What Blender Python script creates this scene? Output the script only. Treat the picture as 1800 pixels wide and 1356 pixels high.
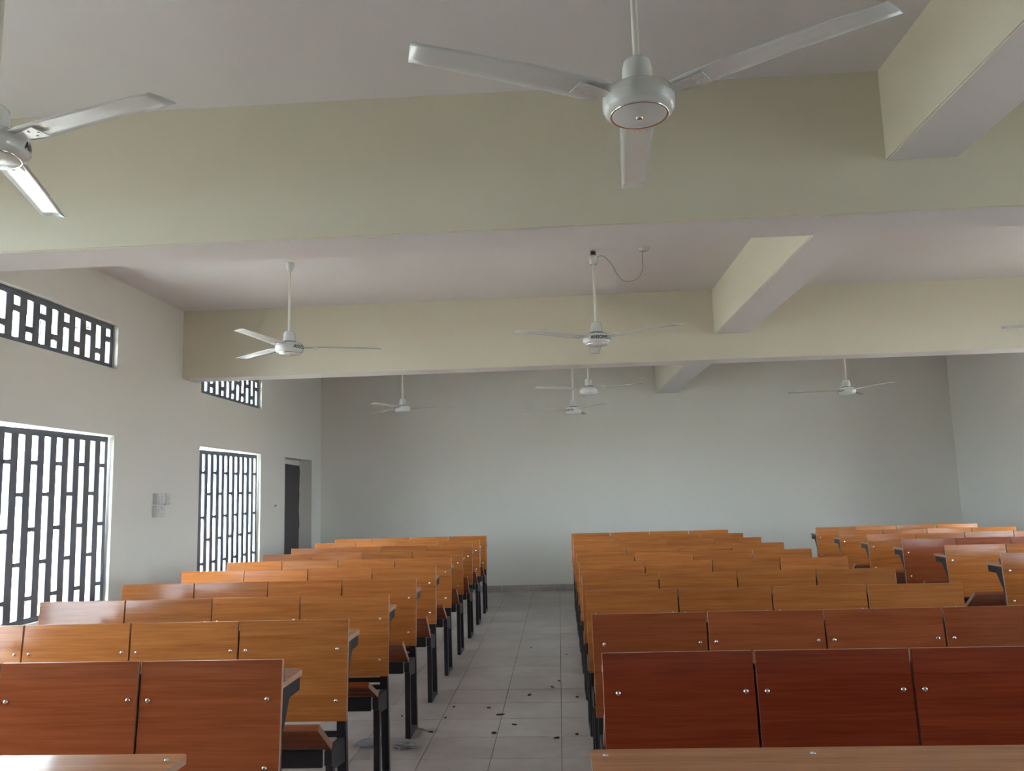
import bpy, bmesh, math, random
from mathutils import Vector, Matrix
random.seed(7)
C = bpy.context.scene.collection
for o in list(bpy.data.objects): bpy.data.objects.remove(o)
S = bpy.context.scene

# ------------------------------------------------------------------ camera
F_PX, EYE = 1400.0, 1.5                      # focal length in pixels of the 1800x1356 frame, eye height
d = Vector((982-900, 865-678, F_PX)).normalized()          # the room's long direction seen in the lens
up = d.cross(Vector((1, -0.028, 0))).normalized()
if up.y > 0: up = -up
rt = d.cross(up)
if rt.x < 0: rt = -rt
M = Matrix((rt, d, up))                      # rows: world axes in lens coordinates (x right, y down, z ahead)
cam_x = M @ Vector((1, 0, 0)); cam_y = M @ Vector((0, -1, 0)); cam_z = M @ Vector((0, 0, -1))
cd = bpy.data.cameras.new('camera'); co = bpy.data.objects.new('camera', cd); C.objects.link(co)
cd.sensor_width = 36; cd.lens = F_PX/1800*36; cd.clip_start = .05; cd.clip_end = 300
co.matrix_world = Matrix(((cam_x.x, cam_y.x, cam_z.x, 0), (cam_x.y, cam_y.y, cam_z.y, 0), (cam_x.z, cam_y.z, cam_z.z, EYE), (0, 0, 0, 1)))
S.camera = co

# ------------------------------------------------------------------ overcast sky
SKY = 7.0
S.view_settings.view_transform = 'Standard'; S.view_settings.look = 'None'
S.view_settings.gamma = 1; S.view_settings.use_curve_mapping = False
S.view_settings.exposure = 3.15
w = bpy.data.worlds.new('World'); S.world = w; w.use_nodes = True
nt = w.node_tree; nt.nodes.clear()
out = nt.nodes.new('ShaderNodeOutputWorld'); bg = nt.nodes.new('ShaderNodeBackground')
tc = nt.nodes.new('ShaderNodeTexCoord'); sx = nt.nodes.new('ShaderNodeSeparateXYZ'); cr = nt.nodes.new('ShaderNodeValToRGB')
nt.links.new(tc.outputs['Generated'], sx.inputs[0]); nt.links.new(sx.outputs['Z'], cr.inputs[0])
nt.links.new(cr.outputs[0], bg.inputs[0]); nt.links.new(bg.outputs[0], out.inputs[0])
cr.color_ramp.elements[0].position = 0.0; cr.color_ramp.elements[0].color = (.74, .86, 1.0, 1)
cr.color_ramp.elements[1].position = 1.0; cr.color_ramp.elements[1].color = (.86, .94, 1.0, 1)
bg.inputs[1].default_value = SKY
try: w.cycles.sampling_method = 'AUTOMATIC'
except Exception: pass

sl = bpy.data.lights.new('hazy_sun', 'SUN'); sl.energy = 4; sl.angle = math.radians(12); sl.color = (1, .96, .9)
so = bpy.data.objects.new('hazy_sun', sl); C.objects.link(so); so.rotation_euler = (math.radians(8), math.radians(6), 0); so.location = (0, 0, 20)

# ------------------------------------------------------------------ measures
XL, XR = -3.752, 6.04; YF, YB = 12.5, -4.4; ZC = 3.43; WT = .20
ROW0, PITCH = 2.772, .861

# ------------------------------------------------------------------ materials
def nodes(name):
    m = bpy.data.materials.new(name); m.use_nodes = True
    return m, m.node_tree, m.node_tree.nodes['Principled BSDF']
def simple(name, col, rough=.5, metal=0, bump=0, bscale=80, spec=.5):
    m, t, p = nodes(name)
    p.inputs['Base Color'].default_value = (*col, 1); p.inputs['Roughness'].default_value = rough; p.inputs['Metallic'].default_value = metal
    p.inputs['Specular IOR Level'].default_value = spec
    if bump:
        tcn = t.nodes.new('ShaderNodeTexCoord'); n = t.nodes.new('ShaderNodeTexNoise'); b = t.nodes.new('ShaderNodeBump')
        n.inputs['Scale'].default_value = bscale; n.inputs['Detail'].default_value = 4
        t.links.new(tcn.outputs['Object'], n.inputs['Vector']); t.links.new(n.outputs['Fac'], b.inputs['Height'])
        b.inputs['Strength'].default_value = bump; b.inputs['Distance'].default_value = .01
        t.links.new(b.outputs[0], p.inputs['Normal'])
    return m
def plaster(name, a, b, rough=.55, spec=.4):
    m, t, p = nodes(name)
    tcn = t.nodes.new('ShaderNodeTexCoord'); n = t.nodes.new('ShaderNodeTexNoise'); n2 = t.nodes.new('ShaderNodeTexNoise')
    n.inputs['Scale'].default_value = .9; n.inputs['Detail'].default_value = 6; n2.inputs['Scale'].default_value = 2.2; n2.inputs['Detail'].default_value = 8
    mx = t.nodes.new('ShaderNodeMix'); mx.data_type = 'RGBA'
    mx.inputs[6].default_value = (*a, 1); mx.inputs[7].default_value = (*b, 1)
    t.links.new(tcn.outputs['Object'], n.inputs['Vector']); t.links.new(tcn.outputs['Object'], n2.inputs['Vector'])
    t.links.new(n.outputs['Fac'], mx.inputs[0]); t.links.new(mx.outputs[2], p.inputs['Base Color'])
    bu = t.nodes.new('ShaderNodeBump'); bu.inputs['Strength'].default_value = .25; bu.inputs['Distance'].default_value = .02
    t.links.new(n2.outputs['Fac'], bu.inputs['Height']); t.links.new(bu.outputs[0], p.inputs['Normal'])
    p.inputs['Roughness'].default_value = rough; p.inputs['Specular IOR Level'].default_value = spec
    return m
def wood(name, dark, light, rough=.15):
    m, t, p = nodes(name)
    tcn = t.nodes.new('ShaderNodeTexCoord'); oi = t.nodes.new('ShaderNodeObjectInfo')
    ml = t.nodes.new('ShaderNodeVectorMath'); ml.operation = 'SCALE'; ml.inputs[0].default_value = (7, 3, 5)
    t.links.new(oi.outputs['Random'], ml.inputs['Scale'])
    ad = t.nodes.new('ShaderNodeVectorMath'); ad.operation = 'ADD'
    t.links.new(tcn.outputs['Object'], ad.inputs[0]); t.links.new(ml.outputs[0], ad.inputs[1])
    mp = t.nodes.new('ShaderNodeMapping'); mp.inputs['Scale'].default_value = (1.6, 30, 30)
    t.links.new(ad.outputs[0], mp.inputs['Vector'])
    n = t.nodes.new('ShaderNodeTexNoise'); n.inputs['Scale'].default_value = 1.0; n.inputs['Detail'].default_value = 7; n.inputs['Distortion'].default_value = .6
    t.links.new(mp.outputs[0], n.inputs['Vector'])
    mp2 = t.nodes.new('ShaderNodeMapping'); mp2.inputs['Scale'].default_value = (5, 160, 160)
    t.links.new(ad.outputs[0], mp2.inputs['Vector'])
    n2 = t.nodes.new('ShaderNodeTexNoise'); n2.inputs['Scale'].default_value = 1.0; n2.inputs['Detail'].default_value = 3
    t.links.new(mp2.outputs[0], n2.inputs['Vector'])
    av = t.nodes.new('ShaderNodeMath'); av.operation = 'MULTIPLY_ADD'; av.inputs[1].default_value = .45
    t.links.new(n2.outputs['Fac'], av.inputs[0]); 
    hf = t.nodes.new('ShaderNodeMath'); hf.operation = 'MULTIPLY'; hf.inputs[1].default_value = .6
    t.links.new(n.outputs['Fac'], hf.inputs[0]); t.links.new(hf.outputs[0], av.inputs[2])
    r = t.nodes.new('ShaderNodeValToRGB'); r.color_ramp.elements[0].position = .3; r.color_ramp.elements[1].position = .74
    r.color_ramp.elements[0].color = (*dark, 1); r.color_ramp.elements[1].color = (*light, 1)
    t.links.new(av.outputs[0], r.inputs[0])
    hs = t.nodes.new('ShaderNodeHueSaturation'); mr = t.nodes.new('ShaderNodeMapRange')
    mr.inputs['To Min'].default_value = .88; mr.inputs['To Max'].default_value = 1.12
    t.links.new(oi.outputs['Random'], mr.inputs['Value']); t.links.new(mr.outputs[0], hs.inputs['Value'])
    t.links.new(r.outputs[0], hs.inputs['Color']); t.links.new(hs.outputs[0], p.inputs['Base Color'])
    p.inputs['Roughness'].default_value = rough
    return m
def tile_mat(name):
    m, t, p = nodes(name)
    ge = t.nodes.new('ShaderNodeNewGeometry'); oi = t.nodes.new('ShaderNodeObjectInfo')
    n = t.nodes.new('ShaderNodeTexNoise'); n.inputs['Scale'].default_value = 1.3; n.inputs['Detail'].default_value = 8
    n2 = t.nodes.new('ShaderNodeTexNoise'); n2.inputs['Scale'].default_value = 9; n2.inputs['Detail'].default_value = 6
    t.links.new(ge.outputs['Position'], n.inputs['Vector']); t.links.new(ge.outputs['Position'], n2.inputs['Vector'])
    mu = t.nodes.new('ShaderNodeMath'); mu.operation = 'MULTIPLY_ADD'; mu.inputs[1].default_value = .4
    t.links.new(n2.outputs['Fac'], mu.inputs[0]); h = t.nodes.new('ShaderNodeMath'); h.operation = 'MULTIPLY'; h.inputs[1].default_value = .6
    t.links.new(n.outputs['Fac'], h.inputs[0]); t.links.new(h.outputs[0], mu.inputs[2])
    r = t.nodes.new('ShaderNodeValToRGB'); r.color_ramp.elements[0].position = .34; r.color_ramp.elements[1].position = .66
    r.color_ramp.elements[0].color = (.33, .29, .265, 1); r.color_ramp.elements[1].color = (.52, .48, .455, 1)
    t.links.new(mu.outputs[0], r.inputs[0]); t.links.new(r.outputs[0], p.inputs['Base Color'])
    rr = t.nodes.new('ShaderNodeMapRange'); rr.inputs['To Min'].default_value = .22; rr.inputs['To Max'].default_value = .5
    t.links.new(n2.outputs['Fac'], rr.inputs['Value']); t.links.new(rr.outputs[0], p.inputs['Roughness'])
    return m
MT = {
 'wall': plaster('pale_cream_emulsion', (.71, .69, .635), (.76, .74, .685)),
 'beam': plaster('bounce_warmed_cream', (.70, .652, .515), (.75, .70, .565)),  # wall cream made yellower: warm bounce light on the beams put into the colour
 'ceil': plaster('white_emulsion', (.74, .715, .715), (.79, .765, .765), .7, .3),
 'cherry': wood('cherry_laminate', (.34, .105, .026), (.60, .225, .062)),
 'dark_red': wood('dark_red_laminate', (.20, .028, .013), (.35, .062, .025)),  # darker, redder laminate tone for the frontmost middle row
 'mid': wood('red_brown_laminate', (.25, .058, .022), (.43, .120, .044)),  # tone between the other two, for a few rows and every seat
 'edge': simple('edge_band', (.42, .23, .14), .45),
 'steel': simple('dark_painted_steel', (.026, .021, .026), .38, 0, .15, 60),
 'grille': simple('grey_painted_grille', (.13, .14, .165), .4),
 'alu': simple('aluminium_frame', (.55, .56, .58), .35, .8),
 'chrome': simple('chrome', (.85, .82, .78), .12, 1),
 'fan': simple('fan_white_enamel', (.70, .71, .69), .16),
 'fanrod': simple('fan_rod_enamel', (.80, .78, .70), .3),
 'black': simple('black_print', (.01, .01, .01), .5),
 'dark': simple('dark_recess', (.015, .014, .013), .8),
 'tile': tile_mat('floor_tile'),
 'grout': simple('grout', (.14, .12, .105), .9, 0, .2, 200),
 'doorleaf': simple('charcoal_door_paint', (.07, .058, .062), .55, 0, .3, 40),
 'plastic': simple('white_switch_plastic', (.62, .62, .60), .35),
 'ground': simple('pale_concrete_ground', (.32, .30, .26), .9, 0, .3, 6),
 'extwall': plaster('tan_column_paint', (.15, .118, .068), (.17, .135, .08)),
 'eave': simple('weathered_eave_board', (.07, .066, .06), .8, 0, .2, 30),
 'cable': simple('grey_cable', (.42, .38, .36), .5),
 'leaf': simple('dry_leaf_crumb', (.02, .014, .01), .9),
 'green': simple('green_wrapper', (.05, .11, .05), .35),
 'rubber': simple('brown_fibre', (.06, .04, .03), .8),
}
def clear(name, tint, gloss):
    m = bpy.data.materials.new(name); m.use_nodes = True; t = m.node_tree; t.nodes.clear()
    o = t.nodes.new('ShaderNodeOutputMaterial'); mx = t.nodes.new('ShaderNodeMixShader'); tr = t.nodes.new('ShaderNodeBsdfTransparent'); g = t.nodes.new('ShaderNodeBsdfGlossy')
    tr.inputs[0].default_value = (*tint, 1); g.inputs['Roughness'].default_value = .03
    mx.inputs[0].default_value = gloss
    t.links.new(tr.outputs[0], mx.inputs[1]); t.links.new(g.outputs[0], mx.inputs[2]); t.links.new(mx.outputs[0], o.inputs[0])
    return m
MT['glass'] = clear('window_glass', (.96, .98, .97), .06)
m_, t_, p_ = nodes('clear_plastic_film'); p_.inputs['Base Color'].default_value = (.66, .71, .76, 1); p_.inputs['Roughness'].default_value = .05
p_.inputs['Transmission Weight'].default_value = .6; p_.inputs['IOR'].default_value = 1.3; MT['film'] = m_

# ------------------------------------------------------------------ helpers
def mesh_of(name, bm, mats):
    me = bpy.data.meshes.new(name); bmesh.ops.recalc_face_normals(bm, faces=bm.faces); bm.to_mesh(me); bm.free()
    for k in (mats if isinstance(mats, (list, tuple)) else [mats]): me.materials.append(MT[k])
    return me
def add(name, me, parent=None, loc=(0, 0, 0), rot=(0, 0, 0), scale=None):
    o = bpy.data.objects.new(name, me); C.objects.link(o); o.location = loc; o.rotation_euler = rot
    if scale: o.scale = scale
    if parent: o.parent = parent
    return o
def tag(o, label=None, cat=None, group=None, kind=None):
    if label: o['label'] = label
    if cat: o['category'] = cat
    if group: o['group'] = group
    if kind: o['kind'] = kind
    return o
def box(bm, x0, x1, y0, y1, z0, z1, mi=0):
    v = [bm.verts.new(p) for p in ((x0,y0,z0),(x1,y0,z0),(x1,y1,z0),(x0,y1,z0),(x0,y0,z1),(x1,y0,z1),(x1,y1,z1),(x0,y1,z1))]
    fs = []
    for a in ((3,2,1,0),(4,5,6,7),(0,1,5,4),(1,2,6,5),(2,3,7,6),(3,0,4,7)):
        f = bm.faces.new([v[i] for i in a]); f.material_index = mi; fs.append(f)
    return fs
def bevel(bm, w, seg=1):
    bmesh.ops.bevel(bm, geom=list(bm.edges), offset=w, segments=seg, affect='EDGES', profile=.5)
def box_mesh(name, dims, mat, bw=.003, seg=1):
    bm = bmesh.new(); box(bm, *dims)
    if bw: bevel(bm, bw, seg)
    return mesh_of(name, bm, mat)
def prism(bm, pts, axis, a, b, mi=0):
    """extrude the polygon pts along 'x' (pts = y,z), 'y' (pts = x,z) or 'z' (pts = x,y) from a to b"""
    def P(p, t): return (t, p[0], p[1]) if axis == 'x' else ((p[0], t, p[1]) if axis == 'y' else (p[0], p[1], t))
    va = [bm.verts.new(P(p, a)) for p in pts]; vb = [bm.verts.new(P(p, b)) for p in pts]; n = len(pts)
    bm.faces.new(va[::-1]).material_index = mi; bm.faces.new(vb).material_index = mi
    for i in range(n): bm.faces.new((va[i], va[(i+1) % n], vb[(i+1) % n], vb[i])).material_index = mi
def lathe(bm, prof, seg=40, mi=0, mis=None):
    rings = []
    for r, z in prof:
        rings.append([bm.verts.new((r*math.cos(2*math.pi*i/seg), r*math.sin(2*math.pi*i/seg), z)) for i in range(seg)] if r > 1e-5 else [bm.verts.new((0, 0, z))])
    for k in range(len(rings)-1):
        A, B = rings[k], rings[k+1]
        for i in range(seg):
            j = (i+1) % seg
            if len(A) == 1 and len(B) == 1: continue
            if len(A) == 1: f = bm.faces.new((A[0], B[j], B[i]))
            elif len(B) == 1: f = bm.faces.new((A[i], A[j], B[0]))
            else: f = bm.faces.new((A[i], A[j], B[j], B[i]))
            f.material_index = mis[k] if mis else mi; f.smooth = True
def tube_path(bm, pts, r, seg=8):
    pts = [Vector(p) for p in pts]; rings = []
    for i, p in enumerate(pts):
        t = (pts[min(i+1, len(pts)-1)] - pts[max(i-1, 0)]).normalized()
        a = t.orthogonal().normalized(); b = t.cross(a)
        if i:
            a = (pa - t*pa.dot(t)).normalized(); b = t.cross(a)
        pa = a
        rings.append([bm.verts.new(p + r*(a*math.cos(2*math.pi*k/seg) + b*math.sin(2*math.pi*k/seg))) for k in range(seg)])
    for A, B in zip(rings, rings[1:]):
        for k in range(seg): bm.faces.new((A[k], A[(k+1) % seg], B[(k+1) % seg], B[k])).smooth = True
    bm.faces.new(rings[0][::-1]); bm.faces.new(rings[-1])
def struct(name, me, loc=(0, 0, 0)): return tag(add(name, me, None, loc), kind='structure')
def empty(name, loc, rz=0):
    o = bpy.data.objects.new(name, None); C.objects.link(o); o.location = loc; o.rotation_euler = (0, 0, rz); o.empty_display_size = .1
    return o

# ------------------------------------------------------------------ shell
# openings on the long walls (y0, y1, z0, z1)
WZ0, WZ1, CZ0, CZ1 = .68, 2.08, 2.65, 3.035
wy = [(8.19, 9.93), (4.82, 6.56), (.70, 2.44)]
wyL = wy[:2] + [(1.45, 3.19)]
holesL = [(a, b, WZ0, WZ1) for a, b in wyL] + [(a, b, CZ0, CZ1) for a, b in wyL] + [(10.83, 12.03, 0, 2.08)]
holesR = [(a, b, WZ0, WZ1) for a, b in wy] + [(a, b, CZ0, CZ1) for a, b in wy]
def wall_x(name, x_in, x_out, holes):
    ys = sorted({YB-.2, YF+.2} | {h[0] for h in holes} | {h[1] for h in holes}); zs = sorted({-.1, ZC+.2} | {h[2] for h in holes} | {h[3] for h in holes})
    solid = lambda i, j: not any(h[0]-1e-6 <= ys[i] and ys[i+1] <= h[1]+1e-6 and h[2]-1e-6 <= zs[j] and zs[j+1] <= h[3]+1e-6 for h in holes)
    bm = bmesh.new(); q = lambda *p: bm.faces.new([bm.verts.new(v) for v in p])
    ny, nz = len(ys)-1, len(zs)-1
    ok = lambda i, j: 0 <= i < ny and 0 <= j < nz and solid(i, j)
    for i in range(ny):
        for j in range(nz):
            if not solid(i, j): continue
            a, b, c, e = ys[i], ys[i+1], zs[j], zs[j+1]
            q((x_in,a,c),(x_in,b,c),(x_in,b,e),(x_in,a,e)); q((x_out,a,c),(x_out,a,e),(x_out,b,e),(x_out,b,c))
            if not ok(i-1, j): q((x_in,a,c),(x_in,a,e),(x_out,a,e),(x_out,a,c))
            if not ok(i+1, j): q((x_in,b,c),(x_out,b,c),(x_out,b,e),(x_in,b,e))
            if not ok(i, j-1): q((x_in,a,c),(x_out,a,c),(x_out,b,c),(x_in,b,c))
            if not ok(i, j+1): q((x_in,a,e),(x_in,b,e),(x_out,b,e),(x_out,a,e))
    bmesh.ops.remove_doubles(bm, verts=bm.verts, dist=1e-5)
    return struct(name, mesh_of(name, bm, 'wall'))
wall_x('wall_left', XL, XL-WT, holesL)
wall_x('wall_right', XR, XR+WT, holesR)
struct('wall_far', box_mesh('wall_far', (XL, XR, YF, YF+.2, -.1, ZC+.2), 'wall', 0))
struct('wall_front', box_mesh('wall_front', (XL, XR, YB-.2, YB, -.1, ZC+.2), 'wall', 0))
struct('ceiling', box_mesh('ceiling', (XL, XR, YB, YF, ZC, ZC+.2), 'ceil', 0))

# beams: cross beams (bottom 2.735 m) and the shallower long beam between them (bottom 2.985 m)
def beam(name, dims):
    bm = bmesh.new(); x0, x1, y0, y1, z0, z1 = dims; box(bm, *dims)
    for f in bm.faces:                      # underside painted like the ceiling
        if f.normal.z < -.5 or all(abs(v.co.z-z0) < 1e-6 for v in f.verts): f.material_index = 1
    ed = [e for e in bm.edges if all(abs(v.co.z-z0) < 1e-6 for v in e.verts)]
    bmesh.ops.bevel(bm, geom=ed, offset=.006, segments=2, affect='EDGES')
    return struct(name, mesh_of(name, bm, ['beam', 'ceil']))
BY = [(3.63, 3.93), (7.75, 8.02), (-.49, -.21)]
for k, (a, b) in enumerate(BY): beam('ceiling_beam', (XL, XR, a, b, 2.735, ZC))
for a, b in ((8.02, YF), (3.93, 7.75), (-.21, 3.63), (YB, -.49)): beam('ceiling_beam', (1.575, 1.90, a, b, 2.985, ZC))

# floor: screed with 40 cm tiles; the tiles in view are pieces of their own
TS = .4045; TX0, TY0 = -.035, 4.778
floor = struct('floor', box_mesh('floor', (XL, XR, YB, YF, -.1, -.004), 'grout', 0))
tm = box_mesh('tile', (.002, TS-.002, .002, TS-.002, -.006, 0), 'tile', .0008)
bmr = bmesh.new(); cand = []
ix0 = math.floor((XL-TX0)/TS); iy0 = math.floor((YB-TY0)/TS)
for i in range(ix0, math.ceil((XR-TX0)/TS)):
    for j in range(iy0, math.ceil((YF-TY0)/TS)):
        x, y = TX0+i*TS, TY0+j*TS
        if x > XL and x+TS < XR and y > YB and y+TS < YF and -1.8 < x < .3 and 3.7 < y:
            cand.append((x, y))
        else:
            a, b, c, e = max(x, XL)+.002, min(x+TS, XR)-.002, max(y, YB)+.002, min(y+TS, YF)-.002
            if b-a > .01 and e-c > .01: box(bmr, a, b, c, e, -.006, 0)
for x, y in cand: add('tile', tm, floor, (x, y, 0))
tag(add('tile_field', mesh_of('tile_field', bmr, 'tile'), floor), kind='stuff')
# tile skirting on the far wall
bb = empty('baseboard_far', (0, YF, 0)); bb['kind'] = 'structure'
sk = box_mesh('skirting_tile', (.002, TS-.002, -.012, 0, 0, .10), 'tile', .001)
x = XL
while x + TS <= XR + .01: add('skirting_tile', sk, bb, (x, 0, 0)); x += TS

# outdoors: ground, eaves and veranda columns along both sides
g = bmesh.new(); box(g, -60, 60, -60, 60, -.3, -.15)
tag(add('ground', mesh_of('ground', g, 'ground')), kind='structure')
for s, xw in ((-1, XL-WT), (1, XR+WT)):
    x0, x1 = sorted((xw, xw+s*.85))
    struct('roof_eave', box_mesh('roof_eave', (x0, x1, YB-.6, YF+.6, 3.24, 3.42), 'eave', 0))
    xa, xb = sorted((xw+s*.50, xw+s*.80))
    for y in (7.46, 3.34, -.78):
        struct('veranda_column', box_mesh('veranda_column', (xa, xb, y, y+.36, -.15, 3.24), 'extwall', .01))

# windows: steel grilles of square tube with staggered links, sliding glass behind
def portal(x, y0, y1, z0, z1, s):
    l = bpy.data.lights.new('window_daylight', 'AREA'); l.shape = 'RECTANGLE'; l.size = z1-z0; l.size_y = y1-y0
    l.cycles.is_portal = True
    o = bpy.data.objects.new('window_daylight', l); C.objects.link(o)
    o.location = (x, (y0+y1)/2, (z0+z1)/2); o.rotation_euler = (0, math.radians(-90 if s < 0 else 90), 0)
BW, BD = .077, .018                     # flat bars: width along the wall, depth
barm = {}
def window(idx, s, y0, y1, z0, z1, links, gap=0.0, tilt=0.0):
    xi = XL if s < 0 else XR; gx = xi + s*.055                 # grille centre plane
    root = empty('window_%d' % idx, (gx, (y0+y1)/2, z0)); root['kind'] = 'structure'
    h, wd = z1-z0, y1-y0; hh = wd/2; gh = h-gap; fr = .045; lh = .015 if h > 1 else .022
    n = 12; p = wd/n; key = (round(h, 3), round(wd, 3))
    if key not in barm:
        bm = bmesh.new(); D = BD/2
        box(bm, -D, D, -hh, hh, 0, fr); box(bm, -D, D, -hh, hh, gh-fr, gh); box(bm, -D, D, -hh, -hh+fr, fr, gh-fr); box(bm, -D, D, hh-fr, hh, fr, gh-fr)
        barm[key] = (mesh_of('grille_frame', bm, 'grille'), box_mesh('grille_bar', (-D, D, -BW/2, BW/2, fr, gh-fr), 'grille', .002),
                     box_mesh('grille_link', (-D-.004, D+.004, -p/2+BW/2, p/2-BW/2, -lh, lh), 'grille', 0))
    frm, br, lk = barm[key]
    tr = (math.radians(tilt), 0, 0); ca, sa = math.cos(tr[0]), math.sin(tr[0])
    place = lambda y, z: (0, y*ca-z*sa, y*sa+z*ca-hh*sa)
    add('grille_frame', frm, root, place(0, 0), tr)
    for k in range(1, n): add('grille_bar', br, root, place(-hh+k*p, 0), tr)
    for k in range(n):
        col = n-1-k
        for z in links[col % 2]: add('grille_link', lk, root, place(-hh+(k+.5)*p, z-z0), tr)
    # sliding aluminium sashes with glass, on the outer half of the reveal
    for q, (a, b, dx) in enumerate(((-hh, .02, .075), (-.02, hh, .105))):
        bm = bmesh.new(); sw = .016; xx = s*dx
        box(bm, xx-.010, xx+.010, a, a+sw, 0, h); box(bm, xx-.010, xx+.010, b-sw, b, 0, h); box(bm, xx-.010, xx+.010, a+sw, b-sw, 0, sw); box(bm, xx-.010, xx+.010, a+sw, b-sw, h-.006, h)
        sash = add('sash', mesh_of('sash', bm, 'alu'), root)
        add('pane', box_mesh('pane', (xx-.002, xx+.002, a+sw, b-sw, sw, h-.006), 'glass', 0), sash)
    portal(xi + s*(WT-.01), y0, y1, z0, z1, s)
    return root
LK = ([1.825, 1.346, .861], [1.595, 1.107])
CLK = ([2.90], [2.775])
idx = 1
for s in (-1, 1):
    for (a, b) in (wyL if s < 0 else wy):
        window(idx, s, a, b, WZ0, WZ1, LK, .012, .55); idx += 1
    for (a, b) in (wyL if s < 0 else wy):
        window(idx, s, a, b, CZ0, CZ1, CLK); idx += 1

# door in the left wall: charcoal leaf closed on the outer face, ragged plaster along its far edge
dr = empty('door_1', (XL-.19, 11.43, 0)); dr['kind'] = 'structure'
bm = bmesh.new(); pts = [(-.60, 0), (.52, 0)]
z = 0.0
while z < 2.0:
    z += random.uniform(.05, .12); pts.append((.545+random.uniform(-.022, .022), min(z, 2.0)))
pts += [(-.60, 2.02)]
prism(bm, pts, 'x', -.02, .02); add('door_leaf', mesh_of('door_leaf', bm, 'doorleaf'), dr)
bm = bmesh.new(); box(bm, -.03, -.005, -.6, .6, 0, 2.08); add('door_frame', mesh_of('door_frame', bm, 'wall'), dr)
add('door_handle', box_mesh('door_handle', (.02, .055, -.50, -.38, .98, 1.0), 'steel', .004), dr)

# ------------------------------------------------------------------ bench desks
N = 4; PW = .5035; LEN = N*PW; HL = LEN/2
def panel_mesh(name, w, y0, y1, z0, z1, mat, bw=.0012):
    bm = bmesh.new(); box(bm, -w/2, w/2, y0, y1, z0, z1)
    bm.faces.ensure_lookup_table()
    for f in bm.faces: f.normal_update(); f.material_index = 0 if abs(f.normal.y) > .5 else 1
    bevel(bm, bw)
    for f in bm.faces: f.normal_update(); f.material_index = 0 if abs(f.normal.y) > .5 else 1
    return mesh_of(name, bm, [mat, 'edge'])
PAN = {k: panel_mesh('panel', PW-.008, 0, .018, -.215, .215, k) for k in ('cherry', 'dark_red', 'mid')}
SL = .23
def seat_mesh(mat):
    bm = bmesh.new(); w = PW-.045; box(bm, -w/2, w/2, -.014, .014, 0, SL)
    bevel(bm, .003)
    for f in bm.faces: f.normal_update(); f.material_index = 0 if abs(f.normal.x) < .5 else 1
    return mesh_of('seat', bm, [mat, 'edge'])
SEA = {k: seat_mesh(k) for k in ('cherry', 'dark_red', 'mid')}
def desk_mesh(mat, half, y0, y1, r=.03):
    bm = bmesh.new(); pts = [(-half, y0), (half, y0)]
    for k in range(7): a = math.pi/2*k/6; pts.append((half-r+r*math.cos(a), y1-r+r*math.sin(a)))
    for k in range(7): a = math.pi/2+math.pi/2*k/6; pts.append((-half+r+r*math.cos(a), y1-r+r*math.sin(a)))
    prism(bm, pts, 'z', .855, .875)
    for f in bm.faces: f.normal_update(); f.material_index = 0 if abs(f.normal.z) > .5 else 1
    return mesh_of('desktop', bm, [mat, 'edge'])
DSK = {k: desk_mesh(k, HL-.012, .02, .262) for k in ('cherry', 'dark_red', 'mid')}
bm = bmesh.new(); lathe(bm, [(0, -.006), (.004, -.0055), (.0075, -.0035), (.009, 0), (.009, .003)], 14); BOLT = mesh_of('bolt', bm, 'chrome')
LEAN = math.radians(4.5)                # the panels lean back
def upright_mesh(pts):
    bm = bmesh.new(); prism(bm, pts, 'x', -.02, .02); bevel(bm, .002); return mesh_of('upright', bm, 'steel')
UPR = upright_mesh([(.022, 0), (.060, 0), (.022, .50), (.052, .915), (.0175, .915), (-.013, .50)])
UPM = upright_mesh([(-.012, .44), (.022, .44), (.022, .50), (.052, .915), (.0175, .915), (-.013, .50)])
LEG = box_mesh('front_leg', (-.0165, .0165, -.195, -.162, .0, .405), 'steel', .003)
FOOT = box_mesh('foot_bar', (-.018, .018, -.1615, .0215, .0, .028), 'steel', .003)
bm = bmesh.new(); prism(bm, [(-.215, .462), (-.215, .405), (-.14, .372), (-.004, .355), (-.012, .458), (-.12, .462)], 'x', -.016, .016); bevel(bm, .002); BRK = mesh_of('seat_bracket', bm, 'steel')
bm = bmesh.new(); prism(bm, [(.040, .8545), (.230, .8545), (.230, .803), (.118, .806), (.052, .70), (.034, .70)], 'x', -.015, .015); bevel(bm, .002); DBR = mesh_of('desk_bracket', bm, 'steel')
RAILF = box_mesh('seat_rail', (-HL+.052, HL-.052, -.232, -.2155, .40, .470), 'steel', .003)
RAILL = box_mesh('lower_rail', (-HL+.03, HL-.03, .0265, .043, .447, .473), 'steel', .003)
RAILU = box_mesh('upper_rail', (-HL+.03, HL-.03, .0265, .043, .485, .512), 'steel', .003)

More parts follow.
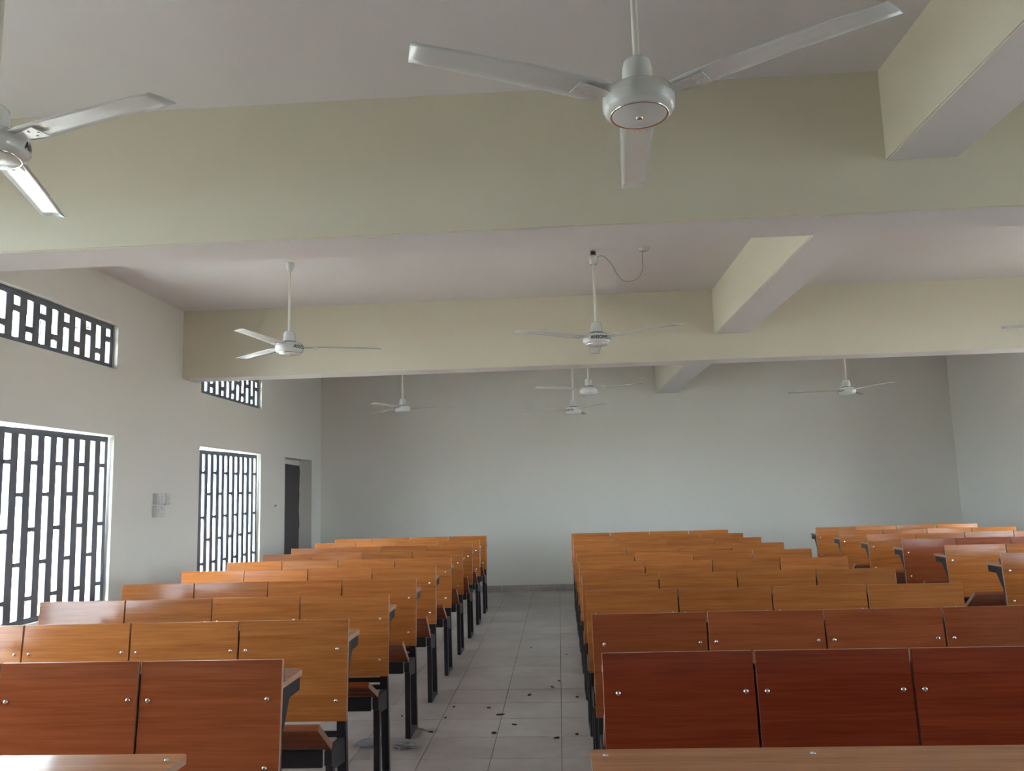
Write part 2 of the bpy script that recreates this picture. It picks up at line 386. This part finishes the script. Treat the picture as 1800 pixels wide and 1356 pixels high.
def bench(xc, row, mat, label, group, tilts=None, upper=True, dy=0, first_mat=None):
    root = empty('bench_desk', (xc, ROW0+PITCH*(row-1)+dy, 0)); tag(root, label, 'bench', group)
    rnd = random.Random(int(xc*100)*31+row)
    for k in range(N):
        cx = -HL+(k+.5)*PW
        p = add('panel', PAN[mat], root, (cx, -.0165, .745+rnd.uniform(-.002, .002)), (-LEAN+rnd.uniform(-.007, .007), rnd.uniform(-.003, .003), rnd.uniform(-.008, .008)))
        for sgn in (-1, 1):
            outer = (k == 0 and sgn < 0) or (k == N-1 and sgn > 0)
            for z in (.088, -.13): add('bolt', BOLT, p, (sgn*(PW/2-(.052 if outer else .034)), 0, z), (math.radians(-90), 0, 0))
        th = (tilts or {}).get(k, rnd.uniform(27, 46))
        add('seat', SEA['mid'], root, (cx, -.185, .472), (math.radians(90-th), 0, 0))
    for k in range(N+1):
        ux = -HL+k*PW; ux += .033 if k == 0 else (-.033 if k == N else 0)
        full = k in (0, 2, N)
        add('upright', UPR if full else UPM, root, (ux, 0, 0)); add('desk_bracket', DBR, root, (ux, 0, 0))
        add('seat_bracket', BRK, root, (ux, 0, 0))
        if full: add('front_leg', LEG, root, (ux, 0, 0)); add('foot_bar', FOOT, root, (ux, 0, 0))
    add('desktop', DSK[mat], root); add('seat_rail', RAILF, root); add('lower_rail', RAILL, root)
    if upper: add('upper_rail', RAILU, root)
    return root
ordn = ['', 'frontmost', 'second', 'third', 'fourth', 'fifth', 'sixth', 'seventh', 'eighth', 'ninth', 'tenth']
XCL, XCC, XCR = -.958-HL, .135+HL, 3.25+HL
tl = {1: 35, 2: 34, 3: 25, 4: 37, 5: 44, 6: 32, 7: 40, 8: 50, 9: 42, 10: 36}
for r in range(1, 11):
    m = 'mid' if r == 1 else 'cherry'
    end = ' and is the last row before the far wall' if r == 10 else ''
    lab = ('dark brown' if r == 1 else 'orange-brown') + ' wooden bench desk, ' + ordn[r] + (' row' if r == 1 else ' row from the front') + ' of the block beside the windows'
    if r == 10: lab = 'orange-brown wooden bench desk beside the windows, last row before the far wall'
    bench(XCL, r, m, lab, 'bench desks in the block by the windows', {N-1: tl.get(r, 50)}, upper=(r != 2))
for r in range(1, 11):
    m = {1: 'dark_red', 2: 'mid'}.get(r, 'cherry')
    lab = ('dark red' if r == 1 else 'reddish' if r == 2 else 'brown') + ' wooden bench desk, ' + ordn[r] + (' row' if r == 1 else ' row from the front') + ' of the middle block'
    if r == 10: lab = 'brown wooden bench desk in the middle block, last row before the far wall'
    bench(XCC - .016 + .0022*r, r, m, lab, 'bench desks in the middle block')
for r in range(3, 11):
    q = 11-r
    lab = 'brown wooden bench desk of the right-hand block, ' + ('last row before the far wall' if q == 1 else ordn[q] + ' row counted from the far wall')
    bench(XCR, r, 'mid' if r in (7,) else 'cherry', lab, 'bench desks in the right-hand block', {0: 36})
# the front desks at the bottom edge, without a raised panel
FD = desk_mesh('cherry', HL, -.30, 0, .02)
FP = panel_mesh('modesty_panel', LEN-.1, -.26, -.242, .42, .845, 'cherry')
FL = box_mesh('leg', (-.02, .02, -.02, .02, 0, .855), 'steel', .003)
FR = box_mesh('side_rail', (-.018, .018, -.22, -.06, .80, .85), 'steel', .003)
bm = bmesh.new(); lathe(bm, [(0, .003), (.005, .0022), (.007, 0), (.007, -.002)], 12); SCR = mesh_of('screw', bm, 'chrome')
for xc, lab in ((-.948-HL, 'brown wooden front desktop cut by the bottom edge beside the windows'), (.054+HL, 'brown wooden front desktop cut by the bottom edge before the middle block')):
    root = empty('front_desk', (xc, 2.052, 0)); tag(root, lab, 'desk', 'front desks at the bottom edge')
    dt = add('desktop', FD, root); add('modesty_panel', FP, root)
    for sx_ in (-1, 1):
        for y in (-.20, -.06): add('leg', FL, root, (sx_*(HL-.08), y, 0))
        add('side_rail', FR, root, (sx_*(HL-.08), 0, 0))
    for k in range(5):
        xx = -HL+.035+k*(LEN-.07)/4; add('screw', SCR, dt, (xx, -.045, .875))

# ------------------------------------------------------------------ ceiling fans
def text_mesh(s, radius, height, centre_deg):
    cu = bpy.data.curves.new('lettering', 'FONT'); cu.body = s; cu.size = height*1.35; cu.align_x = 'CENTER'; cu.extrude = 0; cu.offset = .0009
    to = bpy.data.objects.new('lettering_tmp', cu); C.objects.link(to)
    me = bpy.data.meshes.new_from_object(to.evaluated_get(bpy.context.evaluated_depsgraph_get()))
    bpy.data.objects.remove(to); bpy.data.curves.remove(cu)
    bm = bmesh.new(); bm.from_mesh(me); bpy.data.meshes.remove(me)
    bmesh.ops.triangulate(bm, faces=bm.faces)
    bmesh.ops.subdivide_edges(bm, edges=[e for e in bm.edges if e.calc_length() > .012], cuts=2)
    xs = [v.co.x for v in bm.verts]; span = max(xs)-min(xs); k = math.radians(118)*radius/span
    for v in bm.verts:
        a = v.co.x*k/radius + math.radians(centre_deg); z = v.co.y
        v.co = (radius*math.sin(a), -radius*math.cos(a), z)
    me = bpy.data.meshes.new('lettering'); bm.to_mesh(me); bm.free(); me.materials.append(MT['black'])
    return me
bm = bmesh.new()
lathe(bm, [(.088, -.041), (.104, -.034), (.111, -.02), (.112, .012), (.107, .030), (.090, .040), (.060, .046), (.052, .048), (.050, .060), (.047, .105), (.043, .130), (.034, .138), (.012, .139)], 48)
MOTOR = mesh_of('motor_housing', bm, 'fan')
bm = bmesh.new(); lathe(bm, [(0, -.052), (.012, -.052), (.020, -.050), (.030, -.0485), (.080, -.047), (.084, -.044), (.084, -.040)], 48); PLATE = mesh_of('bottom_plate', bm, 'fan')
bm = bmesh.new(); lathe(bm, [(.0845, -.044), (.089, -.046), (.091, -.043), (.0905, -.038), (.0845, -.039)], 48); RING = mesh_of('trim_ring', bm, 'chrome')
bm = bmesh.new(); lathe(bm, [(0, -.057), (.006, -.0565), (.010, -.0545), (.011, -.0515)], 16); NUT = mesh_of('centre_screw', bm, 'chrome')
bm = bmesh.new()
lathe(bm, [(.0525, .0475), (.0555, .0475), (.0555, .053), (.0525, .053)], 40); GASK = mesh_of('gasket', bm, 'dark')
def blade_mesh():
    bm = bmesh.new(); n = 12; rows = []
    for i in range(n+1):
        t = i/n; r = .128 + (.735-.128)*t
        hw = .058*(1-t) + .045*t
        if i == 0: hw = .046
        tw = math.radians(5-2*t); row = []
        for c in (-1, -.6, 0, .6, 1):
            y = c*hw; zc = .003*(1-c*c)
            sweep = .010*t*c
            row.append((r+sweep, y*math.cos(tw), y*math.sin(tw)+zc+.004*math.sin(t*3)))
        rows.append(row)
    for th in (0, -.0022):
        vs = [[bm.verts.new((x, y, z+th)) for x, y, z in row] for row in rows]
        for i in range(n):
            for c in range(4): bm.faces.new((vs[i][c], vs[i+1][c], vs[i+1][c+1], vs[i][c+1])).smooth = True
        if th == 0: top = vs
        else: bot = vs
    for i in range(n):
        bm.faces.new((top[i][0], bot[i][0], bot[i+1][0], top[i+1][0])); bm.faces.new((top[i][4], top[i+1][4], bot[i+1][4], bot[i][4]))
    for c in range(4):
        bm.faces.new((top[0][c], top[0][c+1], bot[0][c+1], bot[0][c])); bm.faces.new((top[n][c], bot[n][c], bot[n][c+1], top[n][c+1]))
    return mesh_of('blade', bm, 'fan')
BLADE = blade_mesh()
bm = bmesh.new()
prism(bm, [(.095, -.016), (.15, -.022), (.225, -.034), (.225, .034), (.15, .022), (.095, .016)], 'z', .010, .0135)
for (sx_, sy_) in ((.19, -.016), (.19, .016), (.215, 0)):
    bmesh.ops.create_cone(bm, cap_ends=True, segments=10, radius1=.005, radius2=.004, depth=.004, matrix=Matrix.Translation((sx_, sy_, .0085)))
ARM = mesh_of('blade_arm', bm, 'fan')
bm = bmesh.new(); lathe(bm, [(.012, -.07), (.022, -.068), (.030, -.045), (.036, -.010), (.034, -.002), (.012, -.002)], 28); CAN = mesh_of('canopy', bm, 'fan')
bm = bmesh.new(); lathe(bm, [(.012, -.075), (.030, -.072), (.036, -.012), (.034, -.010), (.012, -.010)], 28); CAND = mesh_of('canopy', bm, 'fan')
LETT = 'ANSONELEON'
def fan(x, y, z, angs, label, text_deg, dropped=False, cable=False):
    root = empty('ceiling_fan', (x, y, z)); tag(root, label, 'fan', 'white three-blade ceiling fans')
    top = ZC - z
    bm = bmesh.new(); lathe(bm, [(.0105, .135), (.0105, top-.001 if not dropped else top-.001)], 16); add('down_rod', mesh_of('down_rod', bm, 'fanrod'), root)
    cz = top - (.045 if dropped else 0)
    add('canopy', CAND if dropped else CAN, root, (0, 0, cz))
    if dropped:
        bm = bmesh.new(); lathe(bm, [(.012, top-.040), (.022, top-.038), (.022, top-.012), (.012, top-.010)], 16); add('hook_rubber', mesh_of('hook_rubber', bm, 'rubber'), root)
    mo = add('motor_housing', MOTOR, root); add('bottom_plate', PLATE, mo); add('trim_ring', RING, mo); add('centre_screw', NUT, mo); add('gasket', GASK, mo)
    # the side of the motor facing the room's front is -y; letters run over it
    add('lettering', text_mesh(LETT, .1135, .030, text_deg), mo, (0, 0, -.013))
    for a in angs:
        b = add('blade', BLADE, root, (0, 0, .012), (0, 0, math.radians(a))); add('blade_arm', ARM, b, (0, 0, -.0175))
    if cable:
        pts = []
        P = [(.02, -.01, top-.060), (.08, -.01, top-.056), (.14, -.01, top-.12), (.19, -.01, top-.22), (.25, -.005, top-.27), (.33, 0, top-.26), (.385, 0, top-.20), (.395, .005, top-.10), (.40, .01, top-.02)]
        for i in range(len(P)-1):
            p0, p1, p2, p3 = (Vector(P[max(i-1, 0)]), Vector(P[i]), Vector(P[i+1]), Vector(P[min(i+2, len(P)-1)]))
            for k in range(6):
                t = k/6; pts.append(.5*((2*p1)+(-p0+p2)*t+(2*p0-5*p1+4*p2-p3)*t*t+(-p0+3*p1-3*p2+p3)*t**3))
        pts.append(Vector(P[-1])); bm = bmesh.new(); tube_path(bm, pts, .0032); add('power_cable', mesh_of('power_cable', bm, 'cable'), root)
        bm = bmesh.new(); lathe(bm, [(0, -.022), (.035, -.020), (.043, -.002), (.043, 0), (0, 0)], 24); add('ceiling_rose', mesh_of('ceiling_rose', bm, 'fan'), root, (.41, .01, top))
    return root
fan(.29, 2.35, 2.69, (207, 86, -34), 'large white ceiling fan nearest the camera, upper middle', 180)
fan(-1.85, 2.43, 2.70, (-18, 109, 226), 'white ceiling fan cut by the left edge with glossy blades', 150)
fan(-2.14, 6.25, 2.715, (142, 18, -100), 'white ceiling fan hanging at left between the first two cross beams', 95)
fan(.345, 6.27, 2.695, (212, -36, 89), 'white ceiling fan at middle with looped cable and dark lettering', 32, dropped=True, cable=True)
fan(4.30, 6.27, 2.70, (160, 40, -80), 'white ceiling fan at the right edge, only a blade tip in view', 60)
fan(-2.11, 10.85, 2.695, (250, 133, 6), 'small white ceiling fan at left beyond the second cross beam', -105)
fan(.405, 9.57, 2.70, (212, -36, 90), 'small white ceiling fan at middle beyond the second beam, the higher one', -150)
fan(.235, 10.60, 2.57, (200, -58, 75), 'small white ceiling fan at middle near the far wall, the lower one', -60)
fan(3.80, 10.55, 2.70, (-66, 172, 54), 'small white ceiling fan at right beyond the second cross beam', -95)

# ------------------------------------------------------------------ small things
def plate(y0, y1, z0, z1, dep, label, rock=1, holes=False):
    root = empty('wall_socket' if holes else 'wall_switch', (XL, (y0+y1)/2, (z0+z1)/2)); tag(root, label, 'socket' if holes else 'switch', 'switch plates by the window')
    w2, h2 = (y1-y0)/2, (z1-z0)/2
    add('back_box', box_mesh('back_box', (0, dep, -w2, w2, -h2, h2), 'plastic', .004, 2), root)
    add('rim', box_mesh('rim', (dep, dep+.004, -w2+.006, w2-.006, -h2+.006, h2-.006), 'plastic', .0015), root)
    for k in range(rock):
        a = -w2+.02+(2*w2-.04)*k/rock; b = -w2+.02+(2*w2-.04)*(k+1)/rock-.006
        add('rocker', box_mesh('rocker', (dep+.004, dep+.009, a, b, -h2*.45, h2*.45), 'plastic', .0015), root)
    if holes:
        for dy_, dz_ in ((0, .03), (-.02, -.02), (.02, -.02)): add('pin_hole', box_mesh('pin_hole', (dep+.003, dep+.0046, dy_-.005, dy_+.005, dz_-.006, dz_+.006), 'black', 0), root)
plate(7.235, 7.395, 1.488, 1.588, .045, 'white switch box on left wall, upper left of the cluster', 2)
plate(7.235, 7.395, 1.372, 1.472, .045, 'white socket box on left wall, below the wide switch box', 1, True)
plate(7.440, 7.525, 1.482, 1.588, .030, 'narrow white switch on left wall, right one of the cluster', 1)
tag(add('wall_plug', box_mesh('wall_plug', (XL, XL+.012, 10.44, 10.50, 1.41, 1.435), 'cable', .002)), 'tiny grey plug on left wall between barred window and door', 'plug')

# litter on the floor
crumbs = [(-.272, 6.208), (-.451, 5.68), (-.342, 5.44), (-.464, 5.265), (-.063, 5.146), (.06, 5.216), (.021, 7.685), (-.323, 8.041), (-.047, 6.637), (-.101, 6.439), (.08, 6.125), (-.82, 5.62), (-.80, 5.9), (-1.13, 5.68), (-.87, 5.30), (-.55, 5.86)]
for k, (x, y) in enumerate(crumbs):
    bm = bmesh.new(); n = 7; rr = random.uniform(.010, .016)*(1.1 if k < 6 else .7)
    pts = [(rr*random.uniform(.6, 1.3)*math.cos(2*math.pi*i/n)*1.5, rr*random.uniform(.5, 1.1)*math.sin(2*math.pi*i/n)) for i in range(n)]
    prism(bm, pts, 'z', 0, .005)
    tag(add('leaf_crumb', mesh_of('leaf_crumb', bm, 'leaf'), None, (x, y, 0), (0, 0, random.uniform(0, 3))), 'tiny dark dry crumb lying on the pale floor tiles of the aisle', 'crumb', 'dark crumbs on the aisle floor')
# crushed bottle behind the legs
bm = bmesh.new(); lathe(bm, [(0, 0), (.026, .001), (.031, .008), (.0295, .05), (.031, .055), (.029, .10), (.030, .125), (.020, .155), (.012, .168), (.012, .185), (0, .186)], 20)
for v in bm.verts: v.co.x *= .9 + .12*math.sin(v.co.z*70); v.co.y *= .86
bt = empty('plastic_bottle', (-1.10, 5.03, .0265)); tag(bt, 'small crushed plastic bottle lying behind the bench legs', 'bottle')
bb_ = add('bottle_body', mesh_of('bottle_body', bm, 'film'), bt, (0, 0, 0), (math.radians(90), 0, math.radians(-78)))
bm = bmesh.new(); lathe(bm, [(0, .200), (.0135, .199), (.0145, .196), (.0145, .180), (.0122, .178)], 20)
add('bottle_cap', mesh_of('bottle_cap', bm, 'plastic'), bt, (0, 0, 0), (math.radians(90), 0, math.radians(-78)))
def crumple(name, sx_, sy_, sz_, mat, seed):
    r = random.Random(seed); bm = bmesh.new(); bmesh.ops.create_icosphere(bm, subdivisions=3, radius=1)
    ph = [r.uniform(0, 6) for _ in range(6)]
    for v in bm.verts:
        p = v.co; q = 1 + .22*math.sin(5*p.x+ph[0])*math.sin(4*p.y+ph[1]) + .16*math.sin(9*p.z+ph[2]+3*p.x) + r.uniform(-.10, .10)
        v.co = (p.x*q*sx_, p.y*q*sy_, max(p.z*q*sz_, -sz_*.5))
    z0 = min(v.co.z for v in bm.verts)
    for v in bm.verts: v.co.z -= z0
    return mesh_of(name, bm, mat)
tag(add('plastic_sachet', crumple('plastic_sachet', .062, .034, .028, 'film', 5), None, (-.972, 4.985, 0), (0, 0, .35)), 'crumpled clear water sachet on the floor beside a bench foot', 'sachet')
tag(add('green_wrapper', crumple('green_wrapper', .026, .022, .024, 'green', 9), None, (-.972, ROW0+PITCH*7-.10, .4625), (0, 0, .5)), 'small green crumpled wrapper on a far bench bracket by the aisle', 'wrapper')
